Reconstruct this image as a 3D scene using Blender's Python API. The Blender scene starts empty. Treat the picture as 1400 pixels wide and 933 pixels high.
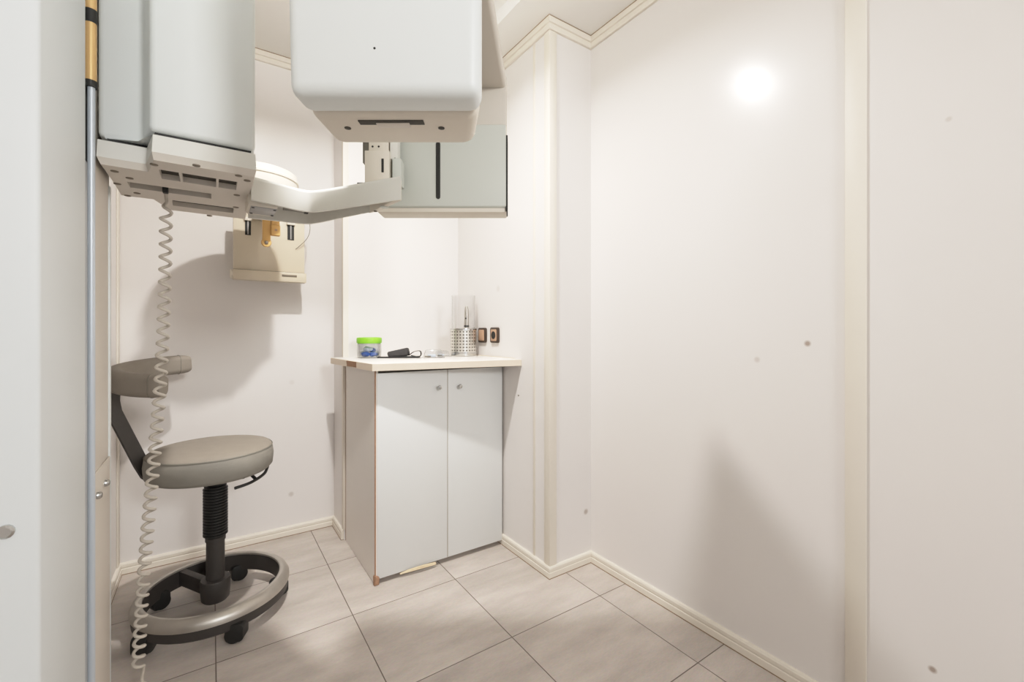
import bpy, bmesh, math, random
from mathutils import Vector, Matrix
random.seed(4)
PI = math.pi
scn = bpy.context.scene
C = scn.collection

# ------------------------------------------------------------------ camera frame
F_PX, CAM_Z, HOR = 605.0, 1.05, 452.0
YAW = math.radians(34.2)
FW = Vector((math.sin(YAW), math.cos(YAW), 0)); RT = Vector((math.cos(YAW), -math.sin(YAW), 0))
ROT = Matrix(((RT.x, FW.x, 0, 0), (RT.y, FW.y, 0, 0), (0, 0, 1, 0), (0, 0, 0, 1)))   # swivelled axes of the rotating unit

def ray(px, py):
    return FW + RT * ((px - 700) / F_PX) + Vector((0, 0, (HOR - py) / F_PX))
def on_z(px, py, z):
    r = ray(px, py); t = (z - CAM_Z) / r.z
    return Vector((0, 0, CAM_Z)) + r * t
def on_x(px, py, x):
    r = ray(px, py); return Vector((0, 0, CAM_Z)) + r * (x / r.x)
def on_y(px, py, y):
    r = ray(px, py); return Vector((0, 0, CAM_Z)) + r * (y / r.y)

# ------------------------------------------------------------------ materials
def lin(c):
    c = c / 255.0
    return c / 12.92 if c <= 0.04045 else ((c + 0.055) / 1.055) ** 2.4
def rgb(r, g, b): return (lin(r), lin(g), lin(b), 1)

def mat(name, col, rough=0.5, metal=0.0, spec=0.5, noise=0.0, nscale=8.0, bump=0.0, bscale=200.0,
        trans=0.0, alpha=1.0, ior=1.45, spots=(), stretch=None):
    m = bpy.data.materials.new(name); m.use_nodes = True
    nt = m.node_tree; b = nt.nodes['Principled BSDF']
    b.inputs['Base Color'].default_value = col
    b.inputs['Roughness'].default_value = rough
    b.inputs['Metallic'].default_value = metal
    b.inputs['Specular IOR Level'].default_value = spec
    b.inputs['IOR'].default_value = ior
    b.inputs['Transmission Weight'].default_value = trans
    b.inputs['Alpha'].default_value = alpha
    geo = nt.nodes.new('ShaderNodeNewGeometry')
    src = None
    if noise > 0:
        vec = geo.outputs['Position']
        if stretch:
            mp = nt.nodes.new('ShaderNodeMapping'); mp.inputs['Scale'].default_value = stretch
            nt.links.new(vec, mp.inputs['Vector']); vec = mp.outputs['Vector']
        n = nt.nodes.new('ShaderNodeTexNoise'); n.inputs['Scale'].default_value = nscale
        n.inputs['Detail'].default_value = 4
        nt.links.new(vec, n.inputs['Vector'])
        mx = nt.nodes.new('ShaderNodeMix'); mx.data_type = 'RGBA'
        mx.inputs['A'].default_value = tuple(c * (1 - noise) for c in col[:3]) + (1,)
        mx.inputs['B'].default_value = tuple(min(1, c * (1 + noise)) for c in col[:3]) + (1,)
        nt.links.new(n.outputs['Fac'], mx.inputs['Factor'])
        src = mx.outputs['Result']
    for (p, rad, dark) in spots:
        d = nt.nodes.new('ShaderNodeVectorMath'); d.operation = 'DISTANCE'
        nt.links.new(geo.outputs['Position'], d.inputs[0]); d.inputs[1].default_value = tuple(p)
        mr = nt.nodes.new('ShaderNodeMapRange'); mr.inputs['From Min'].default_value = rad * 0.4
        mr.inputs['From Max'].default_value = rad; mr.inputs['To Min'].default_value = dark; mr.inputs['To Max'].default_value = 0
        nt.links.new(d.outputs['Value'], mr.inputs['Value'])
        mx = nt.nodes.new('ShaderNodeMix'); mx.data_type = 'RGBA'
        if src: nt.links.new(src, mx.inputs['A'])
        else: mx.inputs['A'].default_value = col
        mx.inputs['B'].default_value = rgb(150, 130, 115)
        nt.links.new(mr.outputs['Result'], mx.inputs['Factor'])
        src = mx.outputs['Result']
    if src: nt.links.new(src, b.inputs['Base Color'])
    if bump > 0:
        n2 = nt.nodes.new('ShaderNodeTexNoise'); n2.inputs['Scale'].default_value = bscale
        nt.links.new(geo.outputs['Position'], n2.inputs['Vector'])
        bp = nt.nodes.new('ShaderNodeBump'); bp.inputs['Strength'].default_value = bump; bp.inputs['Distance'].default_value = 0.002
        nt.links.new(n2.outputs['Fac'], bp.inputs['Height']); nt.links.new(bp.outputs['Normal'], b.inputs['Normal'])
    return m

def clear_mat(name, tint, alpha):
    """thin clear plastic: mostly transparent sheet with a glossy skin"""
    m = bpy.data.materials.new(name); m.use_nodes = True
    nt = m.node_tree; nt.nodes.remove(nt.nodes['Principled BSDF'])
    out = nt.nodes['Material Output']
    t = nt.nodes.new('ShaderNodeBsdfTransparent'); t.inputs['Color'].default_value = tint
    g = nt.nodes.new('ShaderNodeBsdfGlossy'); g.inputs['Roughness'].default_value = 0.08
    fr = nt.nodes.new('ShaderNodeLayerWeight'); fr.inputs['Blend'].default_value = alpha
    mx = nt.nodes.new('ShaderNodeMixShader')
    nt.links.new(fr.outputs['Facing'], mx.inputs['Fac'])
    nt.links.new(t.outputs[0], mx.inputs[1]); nt.links.new(g.outputs[0], mx.inputs[2])
    nt.links.new(mx.outputs[0], out.inputs['Surface'])
    return m

def tile_mat():
    m = bpy.data.materials.new('floor_tiles'); m.use_nodes = True
    nt = m.node_tree; b = nt.nodes['Principled BSDF']; L = nt.links.new; N = nt.nodes.new
    geo = N('ShaderNodeNewGeometry'); sep = N('ShaderNodeSeparateXYZ'); L(geo.outputs['Position'], sep.inputs[0])
    def mth(op, a, bb=None, c=None):
        n = N('ShaderNodeMath'); n.operation = op
        for i, v in enumerate((a, bb, c)):
            if v is None: continue
            if isinstance(v, (int, float)): n.inputs[i].default_value = v
            else: L(v, n.inputs[i])
        return n.outputs[0]
    def axis(sock, off, size):
        t = mth('DIVIDE', mth('SUBTRACT', sock, off), size)
        fl = mth('FLOOR', t); fr = mth('SUBTRACT', t, fl)
        edge = mth('MULTIPLY', mth('MINIMUM', fr, mth('SUBTRACT', 1.0, fr)), size)
        return fl, edge
    fx, ex = axis(sep.outputs['X'], 0.012, 0.4195); fy, ey = axis(sep.outputs['Y'], 1.252, 0.4265)
    ed = mth('MINIMUM', ex, ey)
    grout = N('ShaderNodeMapRange'); grout.inputs['From Min'].default_value = 0.0011; grout.inputs['From Max'].default_value = 0.0021
    grout.inputs['To Min'].default_value = 1; grout.inputs['To Max'].default_value = 0; L(ed, grout.inputs['Value'])
    cmb = N('ShaderNodeCombineXYZ'); L(fx, cmb.inputs[0]); L(fy, cmb.inputs[1])
    wn = N('ShaderNodeTexWhiteNoise'); L(cmb.outputs[0], wn.inputs['Vector'])
    sc = N('ShaderNodeVectorMath'); sc.operation = 'SCALE'; sc.inputs['Scale'].default_value = 7.0; L(wn.outputs['Color'], sc.inputs[0])
    ad = N('ShaderNodeVectorMath'); ad.operation = 'ADD'; L(geo.outputs['Position'], ad.inputs[0]); L(sc.outputs[0], ad.inputs[1])
    mp = N('ShaderNodeMapping'); mp.inputs['Scale'].default_value = (1.0, 3.2, 1); mp.inputs['Rotation'].default_value = (0, 0, 0.12); L(ad.outputs[0], mp.inputs['Vector'])
    n1 = N('ShaderNodeTexNoise'); n1.inputs['Scale'].default_value = 4.0; n1.inputs['Detail'].default_value = 7; n1.inputs['Roughness'].default_value = .6; L(mp.outputs[0], n1.inputs['Vector'])
    cr = N('ShaderNodeValToRGB'); cr.color_ramp.elements[0].position = .3; cr.color_ramp.elements[0].color = rgb(180, 167, 155)
    cr.color_ramp.elements[1].position = .72; cr.color_ramp.elements[1].color = rgb(207, 194, 182); L(n1.outputs['Fac'], cr.inputs['Fac'])
    n2 = N('ShaderNodeTexNoise'); n2.inputs['Scale'].default_value = 90; L(mp.outputs[0], n2.inputs['Vector'])
    mm = N('ShaderNodeMix'); mm.data_type = 'RGBA'; mm.blend_type = 'SOFT_LIGHT'; mm.inputs['Factor'].default_value = .35
    L(cr.outputs['Color'], mm.inputs['A']); L(n2.outputs['Color'], mm.inputs['B'])
    hs = N('ShaderNodeHueSaturation'); L(mm.outputs['Result'], hs.inputs['Color'])
    hs.inputs['Saturation'].default_value = .75
    val = mth('MULTIPLY_ADD', wn.outputs['Value'], 0.06, 0.97); L(val, hs.inputs['Value'])
    mg = N('ShaderNodeMix'); mg.data_type = 'RGBA'; mg.inputs['B'].default_value = rgb(112, 100, 90)
    L(grout.outputs[0], mg.inputs['Factor']); L(hs.outputs['Color'], mg.inputs['A']); L(mg.outputs['Result'], b.inputs['Base Color'])
    b.inputs['Roughness'].default_value = .42; b.inputs['Specular IOR Level'].default_value = .35
    bp = N('ShaderNodeBump'); bp.invert = True; bp.inputs['Strength'].default_value = .6; bp.inputs['Distance'].default_value = .001
    L(grout.outputs[0], bp.inputs['Height']); L(bp.outputs['Normal'], b.inputs['Normal'])
    return m

XR, XL, YB, YA, XP, YP, XRET = 1.43, -0.33, 2.52, 2.31, 1.19, 1.465, 0.55   # planes of the room
ZC, ZS, XS = 2.44, 2.38, 1.03
M = {}
WALL = rgb(232, 227, 223)
M['wall'] = mat('wall_laminate', WALL, .33, noise=.012, nscale=3, bump=.03, bscale=35)
M['wall_right'] = mat('wall_laminate_right', WALL, .2, spec=.36, noise=.012, nscale=3, bump=.03, bscale=35,
    spots=[(on_x(1104, 470, XR), .011, .8), (on_x(1275, 916, XR), .010, .8), (on_x(1297, 163, XR), .008, .25), (on_x(1035, 492, XR), .012, .3)])
M['pillar'] = mat('pillar_laminate', WALL, .33, noise=.012, nscale=3, spots=[(on_y(801, 700, YP), 0.016, .6), (on_x(681, 395, XP), .02, .22)])
M['back'] = mat('back_laminate', WALL, .36, noise=.015, nscale=3, spots=[(on_y(398, 676, YB), .016, .35), (on_y(399, 523, YB), .016, .12)])
M['ceil'] = mat('ceiling_paint', rgb(240, 237, 232), .8, noise=.01)
M['trim'] = mat('cream_trim', rgb(232, 224, 211), .45, noise=.02, nscale=14)
M['trim_dark'] = mat('trim_joint', rgb(150, 128, 105), .7)
M['floor'] = tile_mat()
M['cool'] = mat('white_enamel_cool', rgb(229, 233, 231), .38, noise=.008, nscale=4)
M['rotor'] = mat('rotor_beige', rgb(208, 201, 190), .5, noise=.01, nscale=5)
M['cream'] = mat('cream_plastic', rgb(228, 220, 206), .45, noise=.015, nscale=6)
M['tray'] = mat('offwhite_plastic', rgb(228, 226, 218), .45, noise=.01, nscale=6)
M['column'] = mat('column_enamel', rgb(229, 233, 233), .45, noise=.008, nscale=4)
M['beige'] = mat('beige_enamel', rgb(218, 210, 199), .45, noise=.02, nscale=6)
M['plate'] = mat('beige_plate', rgb(215, 203, 182), .3, noise=.03, nscale=6)
M['greygreen'] = mat('sensor_grey_green', rgb(205, 208, 200), .4, noise=.015, nscale=5)
M['dark'] = mat('dark_gap', rgb(38, 38, 36), .6)
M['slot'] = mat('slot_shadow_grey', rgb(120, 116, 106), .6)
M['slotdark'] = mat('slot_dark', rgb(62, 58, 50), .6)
M['black'] = mat('black_plastic', rgb(34, 34, 33), .42, noise=.1, nscale=20)
M['blackmetal'] = mat('black_painted_metal', rgb(62, 58, 55), .5, noise=.08, nscale=15)
M['steel'] = mat('blue_grey_steel', rgb(200, 207, 214), .4, .35, noise=.04, nscale=10, stretch=(30, 30, 1))
M['brass'] = mat('brass_sleeve', rgb(226, 186, 128), .38, .35, noise=.05, nscale=10)
M['chrome'] = mat('chrome', rgb(200, 200, 198), .2, 1.0)
M['brushed'] = mat('brushed_aluminium', rgb(188, 183, 175), .38, .75, noise=.12, nscale=30)
M['screw'] = mat('screw_brown', rgb(128, 118, 104), .5, .3)
M['seat'] = mat('grey_vinyl', rgb(142, 134, 123), .62, noise=.1, nscale=22, bump=.12, bscale=350)
M['seatside'] = mat('grey_vinyl_side', rgb(142, 138, 129), .62, noise=.12, nscale=22, bump=.12, bscale=350)
M['cab'] = mat('cabinet_white', rgb(228, 229, 227), .42, noise=.008, nscale=4)
M['cabside'] = mat('cabinet_side', rgb(236, 230, 223), .42, noise=.015, nscale=4)
M['edge'] = mat('bare_chipboard', rgb(164, 128, 102), .85, noise=.25, nscale=120)
M['worktop'] = mat('worktop_laminate', rgb(238, 232, 224), .3, noise=.012, nscale=6)
M['worktop_edge'] = mat('worktop_edge_cream', rgb(228, 213, 194), .5, noise=.05, nscale=30)
M['orange'] = mat('orange_tan_plastic', rgb(226, 180, 112), .45, noise=.06, nscale=20)
M['green'] = mat('green_lid', rgb(132, 196, 50), .4, noise=.06, nscale=60)
M['bluebag'] = mat('blue_sachets', rgb(72, 108, 188), .4, noise=.3, nscale=60)
M['whitebag'] = mat('white_sachets', rgb(214, 222, 232), .5, noise=.08, nscale=60)
M['clear'] = clear_mat('clear_plastic', (.93, .94, .95, 1), .32)
M['clearsheet'] = clear_mat('clear_sheet', (.985, .987, .99, 1), .22)
M['pouch'] = mat('charcoal_cloth', rgb(62, 60, 60), .85, noise=.15, nscale=80, bump=.3, bscale=300)
M['socket_frame'] = mat('dark_brown_frame', rgb(64, 50, 40), .4)
M['socket_in'] = mat('tan_socket', rgb(182, 148, 122), .45, noise=.05, nscale=40)
M['cord'] = mat('cream_cord', rgb(198, 190, 178), .45)
M['silverlabel'] = mat('silver_label', rgb(168, 166, 164), .4, .4, noise=.05, nscale=60)

# ------------------------------------------------------------------ mesh helpers
def finish(bm, smooth=40):
    bmesh.ops.recalc_face_normals(bm, faces=bm.faces)
    if smooth:
        lim = math.radians(smooth)
        for f in bm.faces: f.smooth = True
        for e in bm.edges:
            if len(e.link_faces) == 2 and e.calc_face_angle(0) > lim: e.smooth = False

def obj(name, bm, m, parent=None, smooth=40):
    """link a bmesh given in world coordinates as one mesh object (optionally a part of parent)"""
    finish(bm, smooth)
    off = Vector((0, 0, 0)); p = parent
    while p is not None: off += p.location; p = p.parent
    me = bpy.data.meshes.new(name)
    # the object's origin sits at the middle of its base
    xs = [v.co.x for v in bm.verts]; ys = [v.co.y for v in bm.verts]; zs = [v.co.z for v in bm.verts]
    org = Vector(((min(xs) + max(xs)) / 2, (min(ys) + max(ys)) / 2, min(zs)))
    bmesh.ops.translate(bm, verts=bm.verts, vec=-org)
    bm.to_mesh(me); bm.free()
    o = bpy.data.objects.new(name, me); C.objects.link(o)
    for mm in (m if isinstance(m, (list, tuple)) else [m]): me.materials.append(mm)
    if parent: o.parent = parent
    o.location = org - off
    return o

def thing(name, label, cat, loc=(0, 0, 0), group=None):
    o = bpy.data.objects.new(name, None); C.objects.link(o); o.location = loc; o.empty_display_size = .05
    tag(o, label, cat, group); return o
def tag(o, label, cat, group=None):
    o['label'] = label; o['category'] = cat
    if group: o['group'] = group
    return o
def struct(name, bm, m, smooth=40):
    o = obj(name, bm, m, None, smooth); o['kind'] = 'structure'; return o

def new(): return bmesh.new()
def hexa(bm, pts, bev=0.0, seg=2, mtx=None, mi=0):
    """eight corners: bottom ring then top ring"""
    vs = [bm.verts.new(mtx @ Vector(p) if mtx else Vector(p)) for p in pts]
    fs = [bm.faces.new([vs[i] for i in q]) for q in ((0, 3, 2, 1), (4, 5, 6, 7), (0, 1, 5, 4), (1, 2, 6, 5), (2, 3, 7, 6), (3, 0, 4, 7))]
    for f in fs: f.material_index = mi
    if bev > 0:
        es = list({e for f in fs for e in f.edges})
        r = bmesh.ops.bevel(bm, geom=es, offset=bev, segments=seg, profile=.5, affect='EDGES', clamp_overlap=True)
        for f in r['faces']: f.material_index = mi
    return bm
def box(bm, x0, x1, y0, y1, z0, z1, bev=0.0, seg=2, mtx=None, mi=0):
    return hexa(bm, [(x0, y0, z0), (x1, y0, z0), (x1, y1, z0), (x0, y1, z0), (x0, y0, z1), (x1, y0, z1), (x1, y1, z1), (x0, y1, z1)], bev, seg, mtx, mi)
def bx(*a, **k): return box(new(), *a, **k)
def prism(bm, poly, z0, z1, bev=0.0, seg=2, mtx=None):
    n = len(poly)
    lo = [bm.verts.new(mtx @ Vector((x, y, z0)) if mtx else Vector((x, y, z0))) for x, y in poly]
    hi = [bm.verts.new(mtx @ Vector((x, y, z1)) if mtx else Vector((x, y, z1))) for x, y in poly]
    fs = [bm.faces.new(lo[::-1]), bm.faces.new(hi)]
    for i in range(n): fs.append(bm.faces.new((lo[i], lo[(i + 1) % n], hi[(i + 1) % n], hi[i])))
    if bev > 0:
        es = list({e for f in fs for e in f.edges})
        bmesh.ops.bevel(bm, geom=es, offset=bev, segments=seg, profile=.5, affect='EDGES', clamp_overlap=True)
    return bm
def lathe(bm, prof, cx, cy, n=48, axis='z', close=False, z=0.0, mtx=None):
    """revolve (r, h) profile"""
    rings = []
    for r, h in prof:
        ring = []
        for i in range(n):
            a = 2 * PI * i / n
            if axis == 'z': p = Vector((cx + r * math.cos(a), cy + r * math.sin(a), h + z))
            elif axis == 'y': p = Vector((cx + r * math.cos(a), cy + h, z + r * math.sin(a)))
            else: p = Vector((cx + h, cy + r * math.cos(a), z + r * math.sin(a)))
            ring.append(bm.verts.new(mtx @ p if mtx else p))
        rings.append(ring)
    k = len(rings)
    for j in range(k if close else k - 1):
        a, b = rings[j], rings[(j + 1) % k]
        for i in range(n): bm.faces.new((a[i], a[(i + 1) % n], b[(i + 1) % n], b[i]))
    if not close:
        bm.faces.new(rings[0][::-1]); bm.faces.new(rings[-1])
    return bm
def tube(bm, pts, r, n=8, cap=True):
    """round tube along points"""
    P = [Vector(p) for p in pts]; rings = []
    up = Vector((0, 0, 1))
    prev = None
    for i, p in enumerate(P):
        t = (P[min(i + 1, len(P) - 1)] - P[max(i - 1, 0)]).normalized()
        if prev is None:
            a = up if abs(t.z) < .9 else Vector((1, 0, 0))
            u = t.cross(a).normalized()
        else:
            u = (prev - t * prev.dot(t)).normalized()
        prev = u; w = t.cross(u)
        rr = r[i] if isinstance(r, (list, tuple)) else r
        rings.append([bm.verts.new(p + (u * math.cos(2 * PI * k / n) + w * math.sin(2 * PI * k / n)) * rr) for k in range(n)])
    for a, b in zip(rings, rings[1:]):
        for k in range(n): bm.faces.new((a[k], a[(k + 1) % n], b[(k + 1) % n], b[k]))
    if cap: bm.faces.new(rings[0][::-1]); bm.faces.new(rings[-1])
    return bm
def sweep(bm, pts, sect, upv=Vector((0, 0, 1)), cap=True):
    """sweep a closed 2D section (side, up) along points, keeping 'up' fixed; sect may be a callable of t"""
    P = [Vector(p) for p in pts]; rings = []
    for i, p in enumerate(P):
        t = (P[min(i + 1, len(P) - 1)] - P[max(i - 1, 0)]).normalized()
        s = t.cross(upv).normalized(); w = s.cross(t).normalized()
        sc = sect(i / (len(P) - 1)) if callable(sect) else sect
        rings.append([bm.verts.new(p + s * a + w * b) for a, b in sc])
    n = len(rings[0])
    for a, b in zip(rings, rings[1:]):
        for k in range(n): bm.faces.new((a[k], a[(k + 1) % n], b[(k + 1) % n], b[k]))
    if cap: bm.faces.new(rings[0][::-1]); bm.faces.new(rings[-1])
    return bm
def rrect(w, h, r, n=4):
    out = []
    for cx, cy, a0 in ((w / 2 - r, h / 2 - r, 0), (-w / 2 + r, h / 2 - r, 90), (-w / 2 + r, -h / 2 + r, 180), (w / 2 - r, -h / 2 + r, 270)):
        for k in range(n + 1):
            a = math.radians(a0 + 90 * k / n); out.append((cx + r * math.cos(a), cy + r * math.sin(a)))
    return out
def spline(pts, n=8):
    P = [Vector(p) for p in pts]; out = []
    for i in range(len(P) - 1):
        p0, p1, p2, p3 = P[max(i - 1, 0)], P[i], P[i + 1], P[min(i + 2, len(P) - 1)]
        for k in range(n):
            t = k / n
            out.append(.5 * ((2 * p1) + (p2 - p0) * t + (2 * p0 - 5 * p1 + 4 * p2 - p3) * t * t + (3 * p1 - p0 - 3 * p2 + p3) * t ** 3))
    out.append(P[-1]); return out
def disc(bm, p, r, nrm, th=.0025, n=14):
    """small button: domed disc whose face looks along nrm"""
    nrm = Vector(nrm).normalized(); a = nrm.orthogonal().normalized(); b = nrm.cross(a); p = Vector(p)
    rings = []
    for rr, h in ((r, -.001), (r, th * .6), (r * .7, th)):
        rings.append([bm.verts.new(p + nrm * h + (a * math.cos(2 * PI * k / n) + b * math.sin(2 * PI * k / n)) * rr) for k in range(n)])
    for q, s in zip(rings, rings[1:]):
        for k in range(n): bm.faces.new((q[k], q[(k + 1) % n], s[(k + 1) % n], s[k]))
    bm.faces.new(rings[0][::-1]); bm.faces.new(rings[-1]); return bm

# ------------------------------------------------------------------ room shell
Y0 = -1.6
struct('floor', bx(XL - .1, XR + .1, Y0, YB + .1, -.05, 0), M['floor'])
struct('ceiling', bx(XL - .1, XR + .1, Y0, YB + .1, ZC, ZC + .05), M['ceil'])
struct('ceiling_soffit', bx(XS, XR, Y0, YA, ZS, ZC), M['ceil'])
struct('wall_right', bx(XR, XR + .08, Y0, YA + .05, 0, ZC), M['wall_right'])
struct('wall_left', bx(XL - .08, XL, Y0, YB + .08, 0, ZC), M['wall'])
struct('wall_back', bx(XL, XRET + .08, YB, YB + .08, 0, ZC), M['back'])
struct('wall_alcove', prism(new(), [(XRET, YA), (XR, YA), (XR, YA + .05), (XRET + .08, YA + .05), (XRET + .08, YB), (XRET, YB)], 0, ZC), M['wall'])
struct('wall_pillar', bx(XP, XR, YP, YA, 0, ZS), M['pillar'])

def moulding(name, pts, inward, prof, zb, m='trim'):
    """sweep a small moulding along wall line pts (xy), inward = side sign; prof = list of (out, z)"""
    bm = new(); n = len(pts)
    V = [Vector((p[0], p[1])) for p in pts]; rings = []
    for i in range(n):
        dirs = []
        if i > 0: dirs.append((V[i] - V[i - 1]).normalized())
        if i < n - 1: dirs.append((V[i + 1] - V[i]).normalized())
        nn = [Vector((-d.y, d.x)) * inward for d in dirs]
        o = nn[0] if len(nn) == 1 else (nn[0] + nn[1]) / (1 + nn[0].dot(nn[1]))
        rings.append([bm.verts.new((V[i].x + o.x * a, V[i].y + o.y * a, zb + z)) for a, z in prof])
    k = len(prof)
    for a, b in zip(rings, rings[1:]):
        for j in range(k): bm.faces.new((a[j], a[(j + 1) % k], b[(j + 1) % k], b[j]))
    bm.faces.new(rings[0][::-1]); bm.faces.new(rings[-1])
    return struct(name, bm, M[m], 25)
BASE = [(0, 0), (.013, 0), (.013, .022), (.010, .024), (.010, .027), (.012, .029), (.012, .040), (.009, .046), (0, .047)]
GAP = [(0, 0), (.0142, 0), (.0142, .003), (0, .003)]
def baseboard(name, pts, inw):
    moulding(name, pts, inw, BASE, 0.002)
    moulding(name.replace('baseboard', 'trim'), pts, inw, GAP, 0, 'trim_dark')
baseboard('baseboard_right', [(XR, Y0), (XR, YP), (XP, YP), (XP, 1.865)], 1)
baseboard('baseboard_back', [(XRET, 2.29), (XRET, YB), (XL, YB), (XL, Y0)], 1) if False else baseboard('baseboard_back', [(XRET, YA - .001), (XRET, YB), (XL, YB), (XL, 1.45)], 1)
CORN = [(0, 0), (.006, 0), (.010, -.004), (.010, -.016), (.013, -.019), (.013, -.046), (.016, -.049), (.016, -.056), (0, -.056)]
CORN = [(a, z + .056) for a, z in CORN]
CORN = [(0, 0), (.010, 0), (.013, .004), (.013, .020), (.010, .022), (.010, .025), (.016, .027), (.016, .050), (0, .050)]
JN = [(0, 0), (.017, 0), (.017, .0035), (0, .0035)]
moulding('trim_2', [(XR, Y0), (XR, YP), (XP, YP), (XP, YA)], 1, CORN, ZS - .0535)
moulding('trim_3', [(XR, Y0), (XR, YP), (XP, YP), (XP, YA)], 1, JN, ZS - .0035, 'trim_dark')
moulding('trim_4', [(XP, YA), (XRET, YA), (XRET, YB), (XL, YB), (XL, Y0)], 1, CORN, ZC - .0535)
moulding('trim_5', [(XP, YA), (XRET, YA), (XRET, YB), (XL, YB), (XL, Y0)], 1, JN, ZC - .0035, 'trim_dark')
# vertical battens and corner angles
struct('trim_6', bx(XR - .008, XR, .438, .486, .049, ZS - .054, bev=.002), M['trim'])
t_ = .005
def angle(name, cx, cy, sx, sy, w, z0, z1, round_=True):
    """L-shaped corner strip hugging an outside corner; sx, sy = directions in which the two wall faces run"""
    p = [(cx - sx * t_, cy - sy * t_), (cx + sx * w, cy - sy * t_), (cx + sx * w, cy), (cx, cy), (cx, cy + sy * w), (cx - sx * t_, cy + sy * w)]
    return struct(name, prism(new(), p, z0, z1, bev=.0018), M['trim'])
angle('trim_7', XP, YP, 1, 1, .034, .049, ZS - .054)
angle('trim_8', XRET, YA, 1, 1, .022, .049, ZC - .054)
struct('trim_9', bx(XP - .0035, XP, 1.565, 1.580, .049, ZS - .054, bev=.001), M['trim'])
struct('trim_10', bx(XL, XL + .006, YB - .05, YB - .003, .05, ZC - .055, bev=.002), M['trim'])
struct('trim_11', prism(new(), [(XP, YP), (XP + .001, YP), (XP, YP + .001)], 0, .01), M['trim_dark'])

# ------------------------------------------------------------------ dental x-ray unit
xu = thing('dental_xray_unit', 'large white panoramic dental x-ray machine with column, carriage, rotating head and swung arm', 'x-ray machine', (-.26, 1.15, 0))
col = obj('column', bx(-.325, -.2, .892, 1.168, 0, 2.42, bev=.006, seg=3), M['column'], xu)
col['label'] = 'pale grey flat column housing at far left'
obj('column_screw', disc(new(), on_y(8, 727, .892), .0095, (0, -1, 0), .006), M['chrome'], col)
cb = obj('column_back_panel', bx(-.325, -.212, 1.27, 1.490, 0, 2.42, bev=.004, seg=2), M['beige'], xu)
obj('edge_highlight', bx(-.2155, -.2085, 1.474, 1.4905, 0, 1.41, bev=.0015), M['cool'], cb)  # white strip stands in for the highlight along the bevelled edge
obj('lower_cover', bx(-.212, -.2085, 1.274, 1.473, 0, .737, bev=.001), M['beige'], cb)
b1 = new(); disc(b1, on_x(143, 661, -.2085), .008, (1, 0, 0), .009); obj('bolt', b1, M['chrome'], cb)
b2 = new(); disc(b2, on_x(132, 678, -.2085), .008, (1, 0, 0), .009); obj('bolt', b2, M['chrome'], cb)
rx, ry = -.2005, 1.218
rail = obj('guide_rail', lathe(new(), [(.0060, 0), (.0060, 1.545)], rx, ry, 20), M['steel'], xu)
rail['label'] = 'blue-grey steel guide rail'
obj('rail_liner', bx(-.31, -.214, 1.170, 1.268, 0, 2.42), M['steel'], xu)
obj('rail_shadow_gap', bx(-.214, -.206, 1.245, 1.268, 1.40, 2.42), M['dark'], xu)
bs = obj('brass_sleeve', lathe(new(), [(.0095, 1.552), (.0095, 2.42)], rx - .001, ry, 24), M['brass'], xu)
bs['label'] = 'brass-coloured upper sleeve of the rail'
obj('black_collar', lathe(new(), [(.0102, 1.670), (.0102, 1.697)], rx - .001, ry, 24), M['dark'], bs)
obj('sleeve_gasket', lathe(new(), [(.0102, 1.541), (.0102, 1.554)], rx - .001, ry, 24), M['dark'], bs)

# carriage: stepped housing
car_poly = [(-.2045, 1.302), (-.127, 1.302), (-.108, 1.203), (.086, 1.203), (.092, 1.68), (-.2045, 1.60)]
car = obj('carriage', prism(new(), car_poly, 1.474, 2.26, bev=.011, seg=3), M['cool'], xu)
obj('carriage_gap', prism(new(), [(-.19, 1.31), (-.12, 1.31), (-.1, 1.213), (.078, 1.213), (.084, 1.67), (-.19, 1.59)], 1.462, 1.478), M['dark'], car)
# lower tray with real recesses: a boolean-free build, walls + ribs + lid
tray_poly = [(-.206, 1.298), (-.123, 1.298), (-.104, 1.2), (.088, 1.2), (.095, 1.69), (-.104, 1.69), (-.137, 1.577), (-.206, 1.577)]
tray_bm = prism(new(), tray_poly, 1.428, 1.465, bev=0)
top = [v for v in tray_bm.verts if v.co.z > 1.46]
for v in top: v.co.x += .002 if v.co.x < -.05 else -.002
tray = obj('carriage_tray', tray_bm, M['tray'], xu)
tray['label'] = 'off-white slotted bottom tray of the carriage'
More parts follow.
